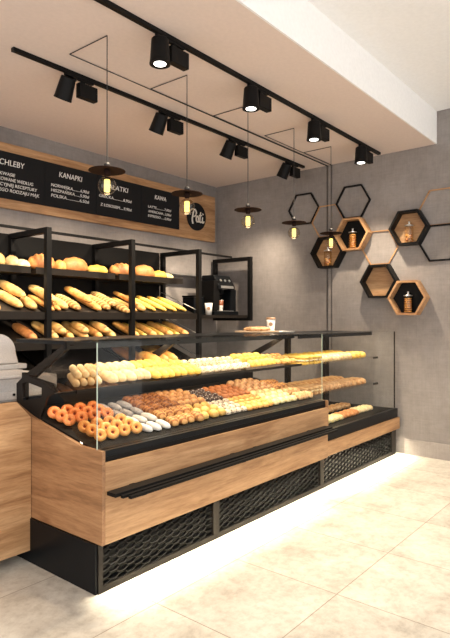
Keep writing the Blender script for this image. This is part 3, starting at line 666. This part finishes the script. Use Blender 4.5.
for a in (('baton_loaf', 'fat', 1.98, 4.20, 0, .06, 'fat golden baton at left edge of second rack shelf'),
          ('baton_loaf', 'fat', 2.14, 4.18, 0, .05, 'fat golden baton, left bay of second rack shelf, next to the edge one'),
          ('baton_loaf', 'fat', 2.36, 4.24, 0, .05, 'plump yellow baton in lower layer left of first rack post'),
          ('baton_loaf', 'fat', 2.41, 4.28, .07, .05, 'plump yellow baton lying on top of others left of first rack post'),
          ('baton_loaf', 'short', 2.49, 4.15, 0, -.08, 'short plump baton touching the first rack post on its left'),
          ('thin_loaf', 'thin', 2.63, 4.19, 0, .04, 'slim brown baton just right of first rack post, bottom layer'),
          ('thin_loaf', 'thin', 2.70, 4.20, 0, .02, 'slim brown baton, bottom layer, second right of first rack post'),
          ('baton_loaf', 'fat', 2.67, 4.24, .055, .03, 'plump baton on top of the slim brown ones by first rack post'),
          ('baton_loaf', 'short', 2.79, 4.16, 0, -.05, 'short plump baton between slim batons and scored loaf'),
          ('scored_loaf', 'scored', 2.90, 4.20, 0, .02, 'scored knobbly loaf in middle bay of second shelf, left'),
          ('long_loaf', 'long', 3.03, 4.23, .062, .0, 'smooth long golden loaf lying over the scored loaves'),
          ('long_loaf', 'long', 3.12, 4.21, 0, .0, 'long golden loaf under the smooth top loaf, middle bay'),
          ('scored_loaf', 'scored', 3.24, 4.22, 0, .02, 'scored knobbly loaf in middle of the middle bay'),
          ('scored_loaf', 'scored', 3.34, 4.26, .02, .0, 'scored knobbly loaf right of centre in middle bay'),
          ('scored_loaf', 'scored', 3.41, 4.14, 0, -.02, 'short knobbly loaf beside the second rack post'),
          ('thin_loaf', 'thin', 3.55, 4.20, 0, .0, 'slim brown baton right of second rack post, bottom layer'),
          ('thin_loaf', 'thin', 3.60, 4.24, .05, .0, 'slim brown baton right of second rack post, top layer'),
          ('baton_loaf', 'short', 3.66, 4.14, 0, .0, 'short plump baton right of second rack post')):
    rb(a[0], a[1], a[2], a[3], sh2, t2, a[4], a[5], a[6], G2)
for i, x in enumerate(lin(3.75, 4.27, 8)): rb('thin_loaf', 'yellow', x, 4.22 + .02*(i % 2), sh2, t2, .0 if i % 2 else .02, .0, f'slim bright yellow baton in right bay of second shelf, {OR[i]} from left', G2)
G3 = 'breads on the third rack shelf'
rb('brown_loaf', 'brown', 2.47, 4.18, sh3, t3, 0, 0, 'reddish brown loaf just left of first rack post, third shelf', G3)
for i, x in enumerate(lin(2.67, 3.28, 5)):
    rb('baton_loaf', 'long' if i % 2 else 'fat', x, 4.20, sh3, t3, 0, .0, f'golden baton in middle bay of third shelf, {OR[i]} from left', G3)
for i, x in enumerate(lin(2.74, 3.20, 3)): rb('baton_loaf', 'short', x, 4.12, sh3, t3, .05, .0, f'short golden baton on top, middle bay of third shelf, {OR[i]} from left', G3)
for i, x in enumerate(lin(3.56, 4.25, 7)): rb('baton_loaf', 'yellow' if i % 2 else 'long', x, 4.19, sh3, t3, 0, .0, f'golden baton in right bay of third shelf, {OR[i]} from left', G3)
for i, (x, k) in enumerate(((3.54, 'brown'), (3.65, 'long'), (3.93, 'fat'), (4.05, 'long'))): rb('baton_loaf', k, x, 4.20, sh4, t4, 0, 0, ['brown loaf', 'golden loaf', 'plump loaf', 'long loaf'][i] + f' on lowest rack shelf seen through glass, {OR[i]} from left', 'breads on the lowest rack shelf')
for i, x in enumerate(lin(2.72, 3.36, 6)): put('flat_loaf', FLATL, (x, 4.18, .665+(4.18-3.985)*.252), (math.atan(.252), 0, 0), f'flat brown loaf on the bottom rack shelf seen under the glass shelf, {OR[i]} from left', 'bread', 'flat brown loaves')
# top shelf loaves
big = lambda m, W, L, H, n, amp: mesh_of(loaf(L, W, H, nu=26, nv=18, mod=score(n, amp), p=2.2), [m])
TL = [(2.30, 'b_baton', .15, .15, .10, 3, .05, 0, 'pale floury loaf at left edge of top rack shelf'), (2.44, 'b_white', .10, .15, .085, 3, .04, 0, 'pale floury loaf second from left on top rack shelf'),
      (2.535, 'b_white', .13, .13, .065, 2, .04, 0, 'small pale loaf left of first rack post on top shelf'),
      (2.72, 'b_brown', .24, .17, .115, 5, .07, 1.3, 'rust brown scored loaf behind first rack post on top shelf'), (2.905, 'b_gold', .10, .13, .085, 3, .05, 0, 'golden loaf right of first rack post on top shelf'),
      (3.06, 'b_brown', .26, .18, .115, 3, .03, 1.45, 'round smooth rust brown loaf in middle bay of top shelf'), (3.32, 'b_yellow', .22, .14, .075, 3, .05, 1.45, 'low yellow loaf in middle bay of top shelf'),
      (3.62, 'b_brown', .26, .17, .105, 5, .07, 1.35, 'rust brown scored loaf behind second rack post on top shelf'), (3.92, 'b_brown', .25, .18, .11, 3, .03, 1.45, 'round rust brown loaf in right bay of top shelf'),
      (4.13, 'b_yellow', .20, .14, .075, 3, .05, 1.4, 'low yellow loaf in right bay of top shelf'), (4.25, 'b_lemon', .16, .13, .06, 2, .04, 1.4, 'small pale loaf at right end of top shelf')]
for x, m, W, L, H, n, amp, rz, lab in TL:
    if rz: W, L = L, W
    o = put('round_loaf', big(m, W, L, H*1.25, n, amp), (x, 4.32, 1.777), (0, 0, rz + (.0 if rz else .1)), lab, 'bread', 'loaves on the top rack shelf')

# ------------------------------------------------------------ coffee corner
cm = thing('coffee_machine', 'black coffee machine with slanted control panel on the coffee shelf', 'coffee machine', (5.06, 4.25, 1.395))
z0 = 1.396
bm = bmesh.new(); box(bm, 4.835, 5.285, 4.13, 4.40, z0, z0+.045); finish('drip_tray', bm, 'black_gloss', cm, bevel=.005)
bxs('tray_grid', [(4.90, 5.20, 4.135, 4.21, z0+.046, z0+.052)], 'steel', cm)
bxs('side_column', [(4.84, 4.94, 4.14, 4.36, z0+.046, z0+.40)], 'black', cm, bevel=.006)
bxs('rear_body', [(4.941, 5.16, 4.28, 4.38, z0+.046, z0+.36)], 'black', cm)
bm = bmesh.new(); prism_x(bm, [(4.12, z0+.30), (4.12, z0+.34), (4.20, z0+.47), (4.38, z0+.47), (4.38, z0+.361), (4.19, z0+.361)], 4.90, 5.20); hd = finish('head', bm, 'black_gloss', cm, bevel=.004)
bm = bmesh.new(); prism_x(bm, [(4.113, z0+.315), (4.113, z0+.335), (4.120, z0+.345)], 4.94, 5.17); finish('display_strip', bm, 'steel', hd)
for i in range(3):
    bm = bmesh.new(); lathe(bm, [(0, 0), (.016, 0), (.016, .01), (0, .012)], n=14)
    bmesh.ops.rotate(bm, verts=bm.verts, matrix=Matrix.Rotation(1.02, 3, 'X')); bmesh.ops.translate(bm, verts=bm.verts, vec=(4.97+.08*i, 4.152, z0+.405)); finish('knob', bm, 'steel', hd)
bxs('spout', [(5.02, 5.08, 4.19, 4.25, z0+.25, z0+.30)], 'black_gloss', cm, bevel=.004)
bm = bmesh.new(); box(bm, 5.18, 5.29, 4.17, 4.33, z0+.046, z0+.31); finish('milk_container', bm, 'black_gloss', cm, bevel=.01)
def cup(name, x, y, z, h, r, lab, lid, grp=None, fill=False, logo=True):
    t = thing(name, lab, 'cup', (x, y, z), grp)
    bm = bmesh.new(); lathe(bm, [(0, 0), (r*.72, 0), (r, h), (r*.93, h), (r*.68, .005), (0, .005)], (x, y, z), 24); b = finish('cup_body', bm, 'white', t, smooth=True)
    if fill:
        bm = bmesh.new(); lathe(bm, [(r*.875, h*.5), (r*1.01, h*.98), (r*1.005, h*.98), (r*.87, h*.5)], (x, y, z), 24); finish('brown_sleeve', bm, 'coffee', t, smooth=True)
    if lid:
        bm = bmesh.new(); lathe(bm, [(0, h+.012), (r*.9, h+.012), (r*.95, h+.003), (r*1.06, h+.001), (r*1.06, h-.008), (r*1.01, h-.008)], (x, y, z), 24); finish('cup_lid', bm, lid, t, smooth=True)
    if logo:
        d = Vector((-x, -y, 0)).normalized(); bm = bmesh.new(); lathe(bm, [(0, 0), (r*.42, 0), (r*.42, .002), (0, .002)], n=20)
        bmesh.ops.rotate(bm, verts=bm.verts, matrix=Vector((0, 0, 1)).rotation_difference(d).to_matrix()); bmesh.ops.translate(bm, verts=bm.verts, vec=Vector((x, y, z+h*.55)) + d*(r*.885)); finish('round_emblem', bm, 'lid', t)
cup('paper_cup', 4.735, 4.13, 1.3955, .135, .045, 'white paper cup left of the coffee machine', None, 'paper cups')
cup('paper_cup', 5.05, 4.215, z0+.053, .125, .034, 'small white and brown cup under the coffee machine spout', None, 'paper cups', True, False)
bxs_c = thing('canister', 'black box canister behind the white cup on the coffee shelf', 'canister', (4.70, 4.35, 1.396))
bxs('canister_body', [(4.63, 4.80, 4.26, 4.44, 1.396, 1.60)], 'black_gloss', bxs_c, bevel=.006)
bxs('canister_lid', [(4.625, 4.805, 4.255, 4.445, 1.601, 1.62)], 'black', bxs_c, bevel=.003)
# serving board with cake and cup on the case
sb = thing('serving_board', 'flat wooden serving board on top of the glass case', 'serving board', (3.93, 2.76, 1.235))
bm = bmesh.new(); box(bm, 3.66, 3.915, 2.62, 2.90, 1.2365, 1.250); finish('board', bm, 'board', sb, bevel=.003)
tr = thing('plate', 'pale square plate on top of the right case beside the wooden board', 'plate', (4.07, 2.76, 1.225))
bm = bmesh.new(); prism_x(bm, [(2.64, 1.227), (2.88, 1.227), (2.90, 1.243), (2.62, 1.243)], 3.925, 4.17); finish('dish', bm, 'white', tr)
bxs('slice', [(3.68, 3.90, 2.67, 2.86, 1.251, 1.279)], ['b_tan'], sb, bevel=.005) if False else None
sl = mesh_of(loaf(.20, .17, .034, p=12), ['b_tan'])
put('cake_slice', sl, (3.775, 2.75, 1.2515), (0, 0, 1.45), 'golden flat cake slice lying on the wooden board', 'cake')
put('cake_slice', mesh_of(loaf(.16, .12, .03, p=5), ['b_lemon']), (4.02, 2.72, 1.244), (0, 0, 1.5), 'pale cake slice on the square plate before the cup', 'cake') if False else None
cup('lidded_cup', 4.05, 2.80, 1.2435, .11, .042, 'white paper coffee cup with brown lid standing on the plate', 'lid', None)

# ------------------------------------------------------------ lights
WARM = (1.0, .80, .55)
area('led_light', (2.80, 2.25, 1.205), 2.15, .03, 4.5, WARM, (.25, 0, 0))  # fill lamps added in the left case to brighten the pastries
area('led_light', (2.80, 2.6, 1.185), 2.15, .05, 6, WARM)
area('led_light', (2.80, 2.6, .985), 2.15, .03, 3, WARM)
area('led_light', (4.62, 2.50, 1.19), 1.3, .05, 4.5, WARM)  # fill lamps added in the right section, one per level
area('led_light', (4.62, 2.55, .93), 1.3, .03, .9, WARM)
area('led_light', (4.62, 2.55, .67), 1.3, .03, .9, WARM)
# strips below the oak front, shining on the floor
area('base_led_light', (2.63, 2.178, .242), 1.85, .02, 13, (1.0, .88, .66), (-.3, 0, 0), 1.5)
area('base_led_light', (4.45, 2.178, .250), 1.85, .02, 13, (1.0, .88, .66), (-.3, 0, 0), 1.5)
area('base_led_light', (4.45, 2.5, .24), 1.6, .05, 1.3, (1.0, .90, .70))  # added lamp behind the right grille, brightens the floor inside
for i in range(3):
    xc = (FX[i]+FX[i+1])/2
    area('rack_led_light', (xc, 4.25, 1.725), .8, .03, 1.6, WARM, (-.25, 0, 0))  # fill lamps added under the rack shelves to brighten the breads
    area('rack_led_light', (xc, 4.06, 1.345), .8, .02, .8, WARM, (.2, 0, 0))

# daylight coming in from the open shop front
w = bpy.data.worlds.new('World'); S.world = w; w.use_nodes = True
bg = w.node_tree.nodes['Background']; bg.inputs['Color'].default_value = (1.0, .965, .93, 1); bg.inputs['Strength'].default_value = 2.2

# ------------------------------------------------------------ camera
cam = bpy.data.cameras.new('camera'); co = bpy.data.objects.new('camera', cam); COL.objects.link(co)
cam.sensor_fit = 'HORIZONTAL'; cam.sensor_width = 36; cam.lens = 36*552/450; cam.clip_start = .05
co.location = (0, 0, 1.35); co.rotation_euler = (PI/2, 0, -math.atan2(.7727, .6347))
S.camera = co
S.view_settings.view_transform = 'Standard'; S.view_settings.look = 'None'; S.view_settings.gamma = 1; S.view_settings.use_curve_mapping = False
S.view_settings.exposure = 0.0
